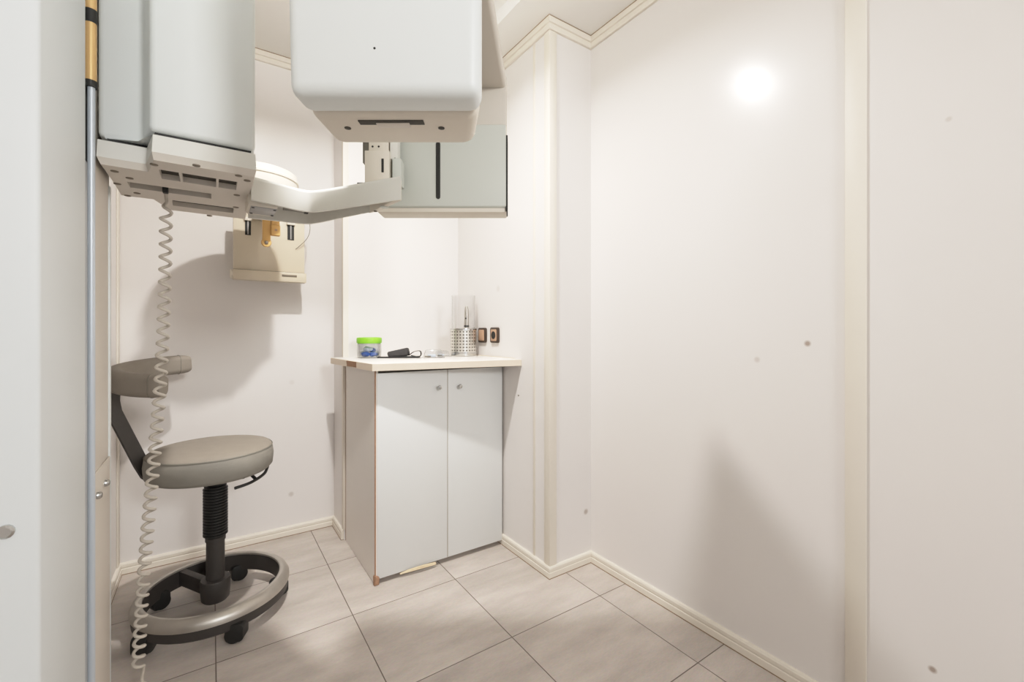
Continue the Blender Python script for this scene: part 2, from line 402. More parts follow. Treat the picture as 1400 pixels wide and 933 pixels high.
# bottom skin with slot openings (grid of cells around the slots)
def skin_with_slots(poly, slots, z0, z1):
    """flat plate whose outline is poly, with rectangular holes: cut by bisecting a triangulated plate"""
    bm = new(); vs = [bm.verts.new((x, y, z0)) for x, y in poly]; bm.faces.new(vs)
    cuts = set()
    for (x0, x1, y0, y1) in slots: cuts |= {('x', x0), ('x', x1), ('y', y0), ('y', y1)}
    for ax, v in cuts:
        bmesh.ops.bisect_plane(bm, geom=bm.verts[:] + bm.edges[:] + bm.faces[:], plane_co=(v, 0, 0) if ax == 'x' else (0, v, 0), plane_no=(1, 0, 0) if ax == 'x' else (0, 1, 0))
    dead = [f for f in bm.faces if any(x0 < f.calc_center_median().x < x1 and y0 < f.calc_center_median().y < y1 for (x0, x1, y0, y1) in slots)]
    bmesh.ops.delete(bm, geom=dead, context='FACES')
    def cl(p):
        best = None
        for a, b in zip(poly, poly[1:] + poly[:1]):
            a = Vector(a); b = Vector(b); t = max(0, min(1, (p - a).dot(b - a) / (b - a).length_squared)); q = a + (b - a) * t
            if best is None or (q - p).length < best[0]: best = ((q - p).length, (b - a).normalized())
        return best
    rim = [v for v in bm.verts if cl(v.co.xy)[0] < 1e-5]
    r = bmesh.ops.extrude_face_region(bm, geom=bm.faces[:])
    ctr = Vector((-.03, 1.44, 0))
    for v in rim:                                        # bottom arris is chamfered inwards
        k = 1 - .008 / max(.05, (v.co - ctr).xy.length); v.co.x = ctr.x + (v.co.x - ctr.x) * k; v.co.y = ctr.y + (v.co.y - ctr.y) * k
    bmesh.ops.translate(bm, verts=[v for v in r['geom'] if isinstance(v, bmesh.types.BMVert)], vec=(0, 0, z1 - z0))
    return bm
inset = [(-.192, 1.304), (-.117, 1.304), (-.098, 1.206), (.082, 1.206), (.089, 1.684), (-.100, 1.684), (-.131, 1.571), (-.192, 1.571)]
slots = [(-.098, -.062, 1.272, 1.348), (-.057, .010, 1.272, 1.348), (.015, .053, 1.272, 1.348), (-.17, .0, 1.421, 1.474), (-.092, .056, 1.552, 1.618)]
sk = obj('slotted_base_plate', skin_with_slots(tray_poly, slots, 1.413, 1.4285), M['beige'], tray)
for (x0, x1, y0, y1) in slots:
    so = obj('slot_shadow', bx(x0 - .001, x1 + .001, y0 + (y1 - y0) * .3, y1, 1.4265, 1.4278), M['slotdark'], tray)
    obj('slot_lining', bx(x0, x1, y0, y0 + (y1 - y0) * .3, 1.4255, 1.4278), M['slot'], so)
for (zx, zy) in ((220, 288), (300, 325), (235, 355), (290, 418), (340, 405), (430, 253), (655, 258), (880, 312), (925, 338), (870, 415), (865, 480), (725, 525)):
    p = on_z(100 + zx / 3.888, 160 + zy / 3.888, 1.413)
    obj('screw', disc(new(), p, .0075, (0, 0, -1), .002), M['screw'], tray)

# coiled cord hanging from the tray
def coil():
    top, bot = Vector((-.098, 1.475, 1.395)), Vector((-.150, 1.505, .17))
    pts = [Vector((-.098, 1.45, 1.425)), Vector((-.098, 1.458, 1.41))]
    turns = 41.0; N = int(turns * 14)
    for i in range(N + 1):
        s = i / N
        zfrac = s * (1.14 - .14 * s)                       # stretched a little more near the top
        c = top.lerp(bot, zfrac); a = 2 * PI * turns * s
        sway = .008 * math.sin(zfrac * 5.0)
        r = .0112 * min(1, i / 14)
        pts.append(c + Vector((r * math.cos(a) + sway, r * math.sin(a), 0)))
    e = pts[-1]; pts += [e + Vector((-.004, 0, -.03)), Vector((bot.x, bot.y, .12))]
    return pts
cd = obj('coiled_cord', tube(new(), coil(), .0040, 7), M['cord'], xu, 60)
cd['label'] = 'cream coiled cable'
obj('hand_switch', lathe(new(), [(.006, .125), (.013, .118), (.014, .045), (.011, .02), (.006, .01)], -.150, 1.505, 20), M['cream'], cd)
obj('cord_plug', bx(-.104, -.092, 1.440, 1.458, 1.405, 1.428, bev=.002), M['dark'], cd)

# patient arm: bent channel from carriage
ARM_Z0, ARM_Z1 = 1.390, 1.453
front = spline([(.086, 1.330, 0), (.150, 1.352, 0), (.215, 1.374, 0), (.255, 1.352, 0), (.33, 1.236, 0), (.4075, 1.112, 0)], 7)
back = spline([(.092, 1.560, 0), (.165, 1.552, 0), (.245, 1.545, 0), (.280, 1.505, 0), (.33, 1.39, 0), (.388, 1.265, 0)], 7)
ab = new(); rings = []
hA = ARM_Z1 - ARM_Z0
for fp, bp_ in zip(front, back):
    w = (bp_ - fp).length; th_ = .011 / w; r_ = .009 / w
    sec = [(0, 0), (0, hA - .010), (r_ * .35, hA - .003), (r_, hA), (1 - r_, hA), (1 - r_ * .35, hA - .003), (1, hA - .010), (1, 0), (1 - th_, 0), (1 - th_, hA * .62), (th_, hA * .62), (th_, 0)]
    rings.append([ab.verts.new(fp + (bp_ - fp) * s_ + Vector((0, 0, ARM_Z0 + h_))) for s_, h_ in sec])
for a, b in zip(rings, rings[1:]):
    for k in range(12): ab.faces.new((a[k], a[(k + 1) % 12], b[(k + 1) % 12], b[k]))
ab.faces.new(rings[0][::-1]); ab.faces.new(rings[-1])
arm = obj('patient_arm', ab, M['tray'], xu)
arm['label'] = 'bent off-white patient arm'
fe, be = front[-1], back[-1]; fd = (front[-1] - front[-3]).normalized(); bd = (back[-1] - back[-3]).normalized()
ep = [fe - fd * .030, fe + fd * .001, fe + (be - fe) * .06 + fd * .007, fe + (be - fe) * .94 + bd * .007, be + bd * .001, be - bd * .030]
obj('arm_end_cap', prism(new(), [tuple(p.xy) for p in ep], ARM_Z0 - .002, ARM_Z1 - .012, bev=.004, seg=2), M['cream'], arm)
obj('end_fitting', disc(new(), (fe * .5 + be * .5 - fd * .012) + Vector((0, 0, ARM_Z0 - .0025)), .012, (0, 0, -1), .002), M['greygreen'], arm)
obj('end_fitting', disc(new(), (fe * .15 + be * .85 - fd * .012) + Vector((0, 0, ARM_Z0 - .0025)), .005, (0, 0, -1), .002), M['screw'], arm)
obj('arm_root_block', bx(.080, .152, 1.366, 1.475, ARM_Z0 - .006, ARM_Z0 + .04, bev=.006), M['cream'], arm)
p0, p1 = on_z(336, 268, ARM_Z0 - .006), on_z(366, 292, ARM_Z0 - .006)
lb = obj('silver_plate', bx(.088, .150, 1.372, 1.452, ARM_Z0 - .0085, ARM_Z0 - .005, bev=.001), M['silverlabel'], arm)
for x in (.093, .145):
    for y in (1.378, 1.446): obj('rivet', disc(new(), (x, y, ARM_Z0 - .0085), .004, (0, 0, -1), .0015), M['dark'], lb)
ub = new(); box(ub, .17, .235, 1.40, 1.425, ARM_Z0 + .006, ARM_Z0 + .03, bev=.002); obj('arm_fitting', ub, M['slot'], arm)
obj('arm_clip', bx(.222, .232, 1.385, 1.40, ARM_Z0 - .002, ARM_Z0 + .02, bev=.001), M['dark'], arm)

# chin support post standing on the arm (swivelled with the arm end)
def pl(l0, l1, d0, d1, z0, z1, bev=.002): return bx(l0, l1, d0, d1, z0, z1, bev=bev, mtx=ROT)
cp = obj('chin_support', pl(-.405, -.337, 1.215, 1.265, ARM_Z1 - .002, 1.545), M['cream'], xu)
cp['label'] = 'cream chin support post'
obj('chin_slot', pl(-.3585, -.352, 1.2135, 1.217, 1.484, 1.522, .001), M['dark'], cp)
obj('chin_back_block', pl(-.424, -.398, 1.255, 1.30, 1.525, 1.66), M['slot'], cp)
obj('chin_upper_plate', pl(-.396, -.342, 1.222, 1.26, 1.54, 1.69), M['cream'], cp)
for l in (-.385, -.368): obj('pin', disc(new(), ROT @ Vector((l, 1.222, 1.558)), .0028, -FW, .001), M['dark'], cp)
obj('chin_side_strip', pl(-.338, -.318, 1.225, 1.262, 1.525, 1.68), M['tray'], cp)
obj('chin_side_block', pl(-.329, -.306, 1.215, 1.26, ARM_Z1 - .002, 1.524), M['greygreen'], cp)
obj('pin', disc(new(), ROT @ Vector((-.324, 1.225, 1.5255)), .003, -FW, .001), M['dark'], cp)
obj('chin_knob', pl(-.428, -.402, 1.22, 1.24, ARM_Z1 - .001, ARM_Z1 + .006, .002), M['dark'], cp)

# rotating head: tube head in front, sensor box behind, overhead arm between them
def hp(*pts): return [Vector(p) for p in pts]
th = obj('tube_head', hexa(new(), [(-.331, .65, 1.398), (-.046, .65, 1.398), (-.048, .714, 1.3965), (-.331, .714, 1.3965),
                                   (-.345, .65, 1.95), (-.046, .65, 1.95), (-.048, .714, 1.95), (-.345, .714, 1.95)], .019, 5, ROT), M['cool'], xu)
th['label'] = 'white tube head with rounded edges'
obj('tube_head_back_shell', hexa(new(), [(-.327, .706, 1.3945), (-.050, .706, 1.3945), (-.070, .825, 1.394), (-.326, .825, 1.394),
                                   (-.341, .706, 1.945), (-.050, .706, 1.945), (-.062, .825, 1.945), (-.341, .825, 1.945)], .020, 4, ROT), M['cream'], th)
obj('head_recess', pl(-.2525, -.1455, .7245, .738, 1.3930, 1.402, 0), M['slotdark'], th)
obj('head_latch', pl(-.225, -.170, .731, .747, 1.3915, 1.401, .001), M['beige'], th)
for l in (-.279, -.120): obj('screw', disc(new(), ROT @ Vector((l, .752, 1.394)), .0055, (0, 0, -1), .001), M['slotdark'], th)
obj('pin_hole', disc(new(), ROT @ Vector(((512 - 700) / F_PX * .65, .65, CAM_Z + (HOR - 66) / F_PX * .65)), .0018, -FW, .0006), M['dark'], th)
sb = obj('sensor_box', hexa(new(), [(-.393, 1.288, 1.394), (-.016, 1.288, 1.394), (-.016, 1.36, 1.394), (-.393, 1.36, 1.394),
                                    (-.393, 1.288, 1.648), (-.016, 1.288, 1.648), (-.016, 1.36, 1.648), (-.393, 1.36, 1.648)], .004, 2, ROT), M['cream'], xu)
sb['label'] = 'grey-green sensor box with a dark vertical slit'
obj('sensor_face', hexa(new(), [(-.394, 1.280, 1.410), (-.0175, 1.280, 1.410), (-.0175, 1.290, 1.405), (-.394, 1.290, 1.405),
                                (-.394, 1.280, 1.6465), (-.0175, 1.280, 1.6465), (-.0175, 1.290, 1.6485), (-.394, 1.290, 1.6485)], .003, 2, ROT), M['greygreen'], sb)
obj('sensor_slit', prism(new(), [(x, z) for x, z in rrect(.0125, .165, .006, 4)], 0, .003,
     mtx=ROT @ Matrix(((1, 0, 0, -.2137), (0, 0, 1, 1.2785), (0, 1, 0, 1.5125), (0, 0, 0, 1)))), M['dark'], sb)
obj('sensor_side_seal', pl(-.0185, -.0125, 1.283, 1.35, 1.397, 1.617, .001), M['dark'], sb)
rot = obj('rotor_upright', pl(-.455, -.016, 1.298, 1.36, 1.646, 1.800, .006), M['rotor'], xu)
oa = hexa(new(), [(-.40, .80, 1.762), (-.056, .80, 1.762), (-.014, 1.36, 1.762), (-.457, 1.36, 1.762),
                  (-.40, .80, 1.805), (-.056, .80, 1.805), (-.014, 1.36, 1.805), (-.457, 1.36, 1.805)], .010, 3, ROT)
obj('rotor_arm', oa, M['rotor'], xu)
hub = ROT @ Vector((-.21, 1.02, 0))
obj('rotor_hub', lathe(new(), [(.06, 1.80), (.075, 1.82), (.075, 2.06)], hub.x, hub.y, 40), M['cool'], xu)
bm = new(); d = Vector((hub.x - .04, hub.y - 1.42, 0)).normalized(); s = Vector((-d.y, d.x, 0)) * .14
a = Vector((.04, 1.40, 0)); b = Vector((hub.x, hub.y, 0)) + d * .08
hexa(bm, [tuple(p) + (z,) for z in (2.06, 2.2) for p in ((a - s).xy[:], (b - s).xy[:], (b + s).xy[:], (a + s).xy[:])], .015, 3)
obj('rotor_shade_beam', bm, M['cool'], xu)  # unseen link to the rotor, made wide to shade the patient arm

# cephalostat: drum and ear rods, with its beige cassette plate close to the wall
dx, dy = .150, 2.05
dr = obj('cephalostat_drum', lathe(new(), [(.10, 1.555), (.145, 1.556), (.150, 1.562), (.150, 1.646), (.1535, 1.650), (.1535, 1.658), (.149, 1.662), (.147, 1.680), (.140, 1.685), (.05, 1.687)], dx, dy, 64), M['cream'], xu)
dr['label'] = 'round cream drum behind the arm'
obj('drum_clip', bx(.276, .305, 1.955, 1.975, 1.590, 1.622, bev=.003), M['screw'], dr)
obj('cephalostat_bar', hexa(new(), [(-.09, 1.55, 1.585), (-.01, 1.55, 1.585), (.14, 2.0, 1.585), (.05, 2.0, 1.585),
                                    (-.09, 1.55, 1.645), (-.01, 1.55, 1.645), (.14, 2.0, 1.645), (.05, 2.0, 1.645)], .005), M['cream'], xu)
er = new()
box(er, .170, .199, 2.03, 2.05, 1.410, 1.56, bev=.003); lathe(er, [(.0165, -.008), (.0185, -.004), (.0185, .004), (.0165, .008)], .184, 2.040, 24, axis='y', z=1.406)
o = obj('ear_rod_holder', er, M['orange'], dr); o['label'] = 'orange-tan ear rod holder'
obj('ear_rod_screw', disc(new(), (.184, 2.031, 1.404), .007, (0, -1, 0), .003), M['screw'], o)
er = new(); box(er, .201, .232, 2.03, 2.06, 1.462, 1.565, bev=.003); box(er, .199, .233, 2.02, 2.045, 1.435, 1.478, bev=.004)
o = obj('ear_rod_holder', er, M['orange'], dr)
obj('ear_rod_screw', disc(new(), (.217, 2.02, 1.457), .005, (0, -1, 0), .002), M['socket_in'], o)
cy = 2.40
pz0 = 1.290
cpl = obj('cassette_plate', bx(.083, .384, cy, cy + .022, 1.325, 1.60, bev=.004), M['plate'], xu)
cpl['label'] = 'beige cassette plate with two black slots, below the drum'
obj('plate_bracket', bx(.16, .24, 2.15, cy, 1.568, 1.60, bev=.004), M['plate'], cpl)
obj('plate_tray', bx(.080, .388, cy - .028, cy + .026, 1.284, 1.330, bev=.004), M['plate'], cpl)
obj('tray_seam', bx(.083, .3845, cy - .002, cy + .02, 1.330, 1.334), M['screw'], cpl)
obj('tray_end', lathe(new(), [(.017, -.004), (.021, 0), (.021, .01)], .074, cy - .006, 20, axis='x', z=1.309), M['cream'], cpl)
obj('tray_label', bx(.28, .345, cy - .0295, cy - .027, 1.308, 1.319, bev=.001), M['screw'], cpl)
for l, r in ((335, 343), (393, 402)):
    a = on_y(l, 304 if l < 380 else 310, cy); b = on_y(r, 322 if l < 380 else 329, cy)
    so = obj('plate_slot', bx(a.x, b.x, cy - .002, cy + .003, b.z, a.z + .01, bev=0), M['dark'], cpl)
    obj('slot_pin', bx((a.x + b.x) / 2 - .0025, (a.x + b.x) / 2 + .0025, cy - .005, cy, b.z + .004, a.z + .01), M['silverlabel'], so)
    obj('slot_cap', bx(a.x - .004, b.x + .004, cy - .012, cy, a.z + .008, a.z + .024, bev=.002), M['cream'], so)

obj('thin_wire', tube(new(), spline([on_y(421, 296, 2.385), on_y(424, 312, 2.38), on_y(420, 326, 2.38), on_y(408, 338, 2.39), on_y(404, 341, 2.402)], 5), .0016, 6), M['slot'], cpl)

# ------------------------------------------------------------------ base cabinet
cab = thing('base_cabinet', 'white two-door base cabinet with chipped brown edges in the corner alcove', 'cabinet', (.87, 2.06, 0))
CX0, CX1, CY0, CY1 = .562, XP - .006, 1.822, YA - .004
obj('body', bx(CX0, CX1, CY0 + .018, CY1, .03, .884), M['cabside'], cab)
obj('plinth', bx(CX0 + .004, CX1, CY0 + .040, CY1 - .01, 0, .03), M['cabside'], cab)
sp = obj('side_panel', hexa(new(), [(CX0 - .006, CY0 + .002, .004), (CX0 + .008, CY0 + .002, .004), (CX0 + .008, CY1, .0), (CX0 - .006, CY1, .0),
                               (CX0 - .006, CY0 + .002, .884), (CX0 + .008, CY0 + .002, .884), (CX0 + .008, CY1, .884), (CX0 - .006, CY1, .884)]), M['cabside'], cab)
obj('bare_edge', bx(CX0 - .0062, CX0 - .001, CY0 + .0005, CY0 + .003, .03, .884), M['edge'], sp)
obj('bare_edge', bx(CX0 - .0066, CX0 - .004, CY1 - .012, CY1 - .006, .0, .884), M['edge'], sp)
SPL = .886
dl = obj('door', bx(CX0 + .004, SPL - .0015, CY0, CY0 + .018, .022, .872, bev=.001), M['cab'], cab); dl['label'] = 'left door with lifting bottom edge'
dr_ = obj('door', bx(SPL + .0015, CX1 - .004, CY0, CY0 + .018, .022, .872, bev=.001), M['cab'], cab)
def knob(px, py, par):
    p = on_y(px, py, CY0)
    obj('knob', lathe(new(), [(.004, 0), (.004, -.012), (.009, -.014), (.0105, -.019), (.008, -.024), (.003, -.025)], p.x, p.y, 20, axis='y', z=p.z), M['chrome'], par)
knob(599, 529.5, dl); knob(627, 528, dr_)
obj('door_gap', bx(SPL - .0014, SPL + .0014, CY0 + .003, CY0 + .018, .022, .872), M['trim_dark'], cab)
obj('top_gap', bx(CX0 + .004, CX1, CY0 + .004, CY0 + .019, .872, .886), M['slotdark'], cab)
q = new(); V = [Vector(v) for v in ((CX0 + .10, CY0 - .003, .014), (CX0 + .135, CY0 - .008, .022), (CX0 + .20, CY0 - .012, .024), (CX0 + .262, CY0 - .010, .018), (CX0 + .262, CY0 - .013, .013), (CX0 + .18, CY0 - .014, .0165))]
lo = [q.verts.new(v) for v in V]; hi = [q.verts.new(v + Vector((0, .004, .0035))) for v in V]
q.faces.new(lo[::-1]); q.faces.new(hi)
for i in range(6): q.faces.new((lo[i], lo[(i + 1) % 6], hi[(i + 1) % 6], hi[i]))
o = obj('peeling_veneer', q, mat('peeled_veneer', rgb(222, 200, 165), .6, noise=.1, nscale=30), dl); o['label'] = 'peeling strip of veneer'
ch = bx(CX0 - .009, CX0 + .012, CY0 - .006, CY0 + .016, 0, .034, bev=.004)
for v in ch.verts: v.co += Vector((random.uniform(-.002, .002), random.uniform(-.003, .002), 0 if v.co.z < .002 else random.uniform(-.003, .006)))
o = obj('chipped_corner', ch, M['edge'], cab); o['label'] = 'broken brown chipboard corner'

wt = thing('worktop', 'cream laminate worktop slab on the cabinet with chipped left edge', 'worktop', (.85, 2.05, .886))
wt_poly = [(.536, 1.782), (XP - .002, 1.675), (XP - .002, YA - .001), (.490, YA - .001)]
obj('slab', prism(new(), [(x + (.003 if x < .6 else 0), y + (.003 if y < 2 else 0)) for x, y in wt_poly], .887, .916, bev=.0015), M['worktop'], wt)
ef = new()
hexa(ef, [(.533, 1.778, .8865), (XP - .002, 1.671, .8865), (XP - .002, 1.6785, .8865), (.536, 1.7855, .8865), (.533, 1.778, .9145), (XP - .002, 1.671, .9145), (XP - .002, 1.6785, .9145), (.536, 1.7855, .9145)])
obj('front_edge_band', ef, M['worktop_edge'], wt)
obj('left_edge_band', hexa(new(), [(.533, 1.780, .8865), (.540, 1.780, .8865), (.494, YA - .001, .8865), (.487, YA - .001, .8865), (.533, 1.780, .9145), (.540, 1.780, .9145), (.494, YA - .001, .9145), (.487, YA - .001, .9145)]), M['worktop_edge'], wt)
chip = new()
box(chip, -.002, .003, 1.955, 2.075, .890, .9135, bev=.002)
for v in chip.verts: v.co += Vector((.533 - (v.co.y - 1.78) * .0869, random.uniform(-.006, .006), random.uniform(-.002, .001)))
o = obj('chipped_edge', chip, M['edge'], wt); o['label'] = 'brown chipped edge'
obj('sealant_strip', bx(XP - .008, XP - .002, 1.72, YA - .06, .915, .9195, bev=.001), M['worktop_edge'], wt)
obj('wall_screw', disc(new(), on_x(709, 541, XP), .004, (-1, 0, 0), .003), M['screw'], bpy.data.objects['wall_pillar'])

WZ = .9162
# --- jar
jx, jy = .640, 2.185
jar = thing('storage_jar', 'clear round plastic tub with bright green lid and blue sachets inside, on the worktop', 'jar', (jx, jy, WZ))
jb = new()
lathe(jb, [(.050, 0), (.056, .004), (.058, .03), (.056, .068), (.052, .072), (.0505, .072), (.0545, .067), (.0565, .03), (.0545, .006), (.049, .003)], jx, jy, 40, z=WZ)
obj('tub', jb, M['clear'], jar)
obj('lid', lathe(new(), [(.052, .071), (.0585, .072), (.0595, .078), (.0595, .094), (.057, .0985), (.048, .1), (.047, .097), (.02, .097)], jx, jy, 48, z=WZ), M['green'], jar)
def crumple(bm, c, r, seed, flat=.6):
    rr = random.Random(seed)
    res = bmesh.ops.create_icosphere(bm, subdivisions=2, radius=1)
    for v in res['verts']:
        k = rr.uniform(.72, 1.08)
        v.co = Vector(c) + Vector((v.co.x * r * k, v.co.y * r * k, v.co.z * r * flat * k))
    return bm
for i, (ox, oy, oz, r, kk) in enumerate(((-.024, -.018, .017, .022, 'bluebag'), (.010, -.026, .016, .021, 'bluebag'), (.028, .0, .017, .021, 'whitebag'), (-.008, -.004, .040, .025, 'whitebag'), (-.020, .022, .018, .022, 'whitebag'), (.018, .02, .034, .022, 'bluebag'))):
    so = obj('sachet', crumple(new(), (jx + ox, jy + oy, WZ + oz + .002), r, i, .62), M[kk], None, 0)
    tag(so, ['crumpled blue sachet at the left front inside the green-lidded tub', 'crumpled blue sachet at the middle front inside the green-lidded tub', 'crumpled pale sachet at the right inside the green-lidded tub',
             'crumpled pale sachet topmost in the green-lidded tub', 'crumpled pale sachet at the back left inside the green-lidded tub', 'crumpled blue sachet at the back right inside the green-lidded tub'][i], 'sachet', 'sachets in the green-lidded tub')
# --- charcoal glasses pouch with strap
pu = thing('glasses_pouch', 'charcoal cloth pouch with a folded black strap lying on the worktop', 'pouch', (.76, 2.12, WZ))
c0 = Vector((.752, 2.12, 0))
body = new()
R2 = Matrix.Translation(Vector((.765, 2.10, WZ))) @ Matrix.Rotation(-.56, 4, 'Z') @ Matrix.Rotation(-.09, 4, 'Y')
hexa(body, [(-.052, -.03, .006), (.046, -.03, .006), (.046, .03, .006), (-.052, .03, .006), (-.060, -.022, .034), (.044, -.026, .047), (.044, .024, .047), (-.060, .02, .034)], .011, 4, R2)
obj('pouch_body', body, M['pouch'], pu)
st = new()
R3 = Matrix.Translation(Vector((.765, 2.10, WZ))) @ Matrix.Rotation(-.56, 4, 'Z')
hexa(st, [(-.105, -.035, 0), (.095, -.035, 0), (.095, .025, 0), (-.105, .010, 0), (-.100, -.033, .006), (.095, -.035, .008), (.095, .025, .008), (-.100, .008, .006)], .002, 2, R3)
obj('strap', st, M['black'], pu)
lp = [R3 @ Vector(p) for p in ((.044, -.02, .012), (.07, -.024, .03), (.098, -.026, .034), (.104, -.026, .02), (.098, -.026, .008), (.075, -.024, .008), (.055, -.02, .012))]
bmL = new(); ww = (R3.to_3x3() @ Vector((0, 1, 0))) * .024
pp = spline(lp, 5); ra = [bmL.verts.new(p) for p in pp]; rb_ = [bmL.verts.new(p + ww) for p in pp]
for i in range(len(pp) - 1): bmL.faces.new((ra[i], ra[i + 1], rb_[i + 1], rb_[i]))
lo = obj('strap_loop', bmL, M['black'], pu); md = lo.modifiers.new('thick', 'SOLIDIFY'); md.thickness = .003; md.offset = 0
# --- clear blister packs
def blister(name, label, cx, cyy, rz, w, l, h):
    t = thing(name, label, 'packaging', (cx, cyy, WZ), 'clear plastic packs on the worktop')
    Mx = Matrix.Translation(Vector((cx, cyy, WZ))) @ Matrix.Rotation(rz, 4, 'Z')
    b = new()
    hexa(b, [(-w * .86, -l * .8, .003), (w * .86, -l * .8, .003), (w * .86, l * .8, .003), (-w * .86, l * .8, .003), (-w * .7, -l * .6, h), (w * .7, -l * .6, h), (w * .7, l * .6, h), (-w * .7, l * .6, h)], .006, 3, Mx)
    obj('blister', b, M['clear'], t)
    obj('flange', box(new(), -w, w, -l, l, 0, .0025, bev=.001, mtx=Mx), M['clearsheet'], t)
    c = new(); box(c, -w * .5, w * .2, -l * .4, l * .3, .004, h * .4, bev=.003, mtx=Mx)
    obj('contents', c, M['whitebag'], t)
    obj('label_strip', box(new(), -w * .75, -w * .2, -l * .79, -l * .70, .004, .011, bev=0, mtx=Mx), M['slot'], t)
blister('blister_pack', 'clear plastic blister pack with pale contents beside the charcoal pouch', .905, 2.02, -.45, .055, .045, .040)
blister('blister_pack', 'low clear plastic tray nearest the perforated metal holder', .985, 2.09, -.2, .04, .04, .030)
# --- perforated metal holder with a clear sleeve
hx, hy, hr = 1.102, 2.078, .068
hd = thing('utensil_holder', 'perforated shiny metal cylinder holder standing at the wall end of the worktop', 'holder', (hx, hy, WZ))
pb = new(); NC, NR = 26, 7; z0, z1 = WZ + .022, WZ + .135
def cyl(u, v): a = 2 * PI * u / NC; return (hx + hr * math.cos(a), hy + hr * math.sin(a), v)
dz = (z1 - z0) / NR; cache = {}
def vert(u, v):
    k = (round(u % NC, 4), round(v, 5))
    if k not in cache: cache[k] = pb.verts.new(cyl(u, v))
    return cache[k]
for i in range(NC):
    for j in range(NR):
        cu, cv = i + .5, z0 + (j + .5) * dz; hu, hv = .5, dz / 2
        outer = [(-1, -1), (0, -1), (1, -1), (1, 0), (1, 1), (0, 1), (-1, 1), (-1, 0)]
        O = [vert(cu + a * hu, cv + b * hv) for a, b in outer]
        I = [pb.verts.new(cyl(cu + math.cos(math.atan2(b, a)) * .30, cv + math.sin(math.atan2(b, a)) * .0042)) for a, b in outer]
        for k in range(8): pb.faces.new((O[k], O[(k + 1) % 8], I[(k + 1) % 8], I[k]))
M['basket'] = mat('perforated_steel', rgb(225, 221, 214), .3, .85)
obj('perforated_wall', pb, M['basket'], hd, 60)
obj('hole_shade_tube', lathe(new(), [(hr - .0035, .02), (hr - .0035, .136), (hr - .005, .136), (hr - .005, .02)], hx, hy, 40, close=True, z=WZ), M['slot'], hd)  # added grey tube, makes the holes look dark with shade inside
obj('bottom_rim', lathe(new(), [(.06, 0), (hr, .001), (hr + .001, .006), (hr, .0225), (hr - .002, .0225), (hr - .002, .004)], hx, hy, 52, z=WZ), M['chrome'], hd)
obj('top_rim', lathe(new(), [(hr - .0015, .134), (hr + .0015, .134), (hr + .002, .139), (hr + .001, .144), (hr - .0015, .144)], hx, hy, 52, close=True, z=WZ), M['chrome'], hd)
cs = new(); lathe(cs, [(hr - .006, .026), (hr - .006, .318), (hr - .0075, .318), (hr - .0075, .026)], hx, hy, 40, close=True, z=WZ)
sl = obj('clear_sleeve', cs, M['clearsheet'], None); tag(sl, 'tall clear plastic sleeve standing inside the perforated metal holder', 'plastic sleeve')
tl = thing('metal_tool', 'slim silver handled tool with black band in the perforated holder', 'tool', (hx + .01, hy - .01, WZ + .03))
ax, ay = hx + .010, hy - .016
obj('tool_handle', lathe(new(), [(.011, .024), (.013, .03), (.013, .152)], ax, ay, 20, z=WZ), M['brushed'], tl)
obj('tool_band', lathe(new(), [(.0138, .152), (.0138, .160)], ax, ay, 20, z=WZ), M['dark'], tl)
obj('tool_body', lathe(new(), [(.0125, .160), (.0125, .225), (.010, .25), (.006, .262)], ax, ay, 20, z=WZ), M['brushed'], tl)
obj('tool_button', disc(new(), (ax - .009, ay - .0095, WZ + .197), .004, (-.6, -.8, 0), .002), M['dark'], tl)

# --- wall sockets on the pillar side
def sock(px, label, kind):
    p = on_x(px, 458.5, XP)
    t = thing('wall_socket', label, 'socket', (XP, p.y, p.z), 'brown wall sockets')
    fr = prism(new(), rrect(.074, .078, .010, 4), 0, .012, bev=.0015,
               mtx=Matrix(((0, 0, -1, XP), (1, 0, 0, p.y), (0, 1, 0, p.z), (0, 0, 0, 1))))
    obj('frame', fr, M['socket_frame'], t)
    f2 = prism(new(), rrect(.052, .058, .006, 3), 0, .0145, bev=.001, mtx=Matrix(((0, 0, -1, XP), (1, 0, 0, p.y), (0, 1, 0, p.z), (0, 0, 0, 1))))
    ins = obj('insert', f2, M['socket_in'], t)
    if kind:
        obj('socket_hole', lathe(new(), [(.0195, -.0135), (.0195, -.0155), (.017, -.0155)], XP, p.y, 28, axis='x', z=p.z), M['dark'], ins)
    else:
        obj('rocker', bx(XP - .0175, XP - .0135, p.y - .022, p.y + .022, p.z - .024, p.z + .024, bev=.001), M['socket_in'], ins)
sock(677.8, 'brown framed round power socket on the pillar wall, nearer the room', True)
sock(661, 'brown framed switch plate on the pillar wall, right behind the metal holder', False)

# ------------------------------------------------------------------ stool
sx_, sy_ = .013, 1.986
stl = thing('dental_stool', 'grey vinyl dental stool with curved back pad, black gas lift and ring base on castors', 'stool', (sx_, sy_, 0))
R_ = .198
stt = new()
cxs = sx_ - .010
lathe(stt, [(.05, .520), (.165, .522), (R_ - .012, .527), (R_, .540), (R_ + .003, .575), (R_ - .001, .606), (R_ - .004, .6095)], cxs, sy_, 72)
seat = obj('seat', stt, M['seatside'], stl)
tp = lathe(new(), [(R_ - .006, .607), (R_ - .004, .6115), (R_ - .012, .618), (R_ - .05, .626), (R_ - .12, .630), (.02, .631)], cxs, sy_, 72)
obj('seat_top', tp, M['seat'], seat)
obj('seam', lathe(new(), [(R_ - .003, .6075), (R_ + .0, .609), (R_ - .003, .612)], cxs, sy_, 72, close=True), M['slot'], seat)
obj('seat_plate', bx(sx_ - .09, sx_ + .09, sy_ - .09, sy_ + .09, .504, .522, bev=.004), M['black'], stl)
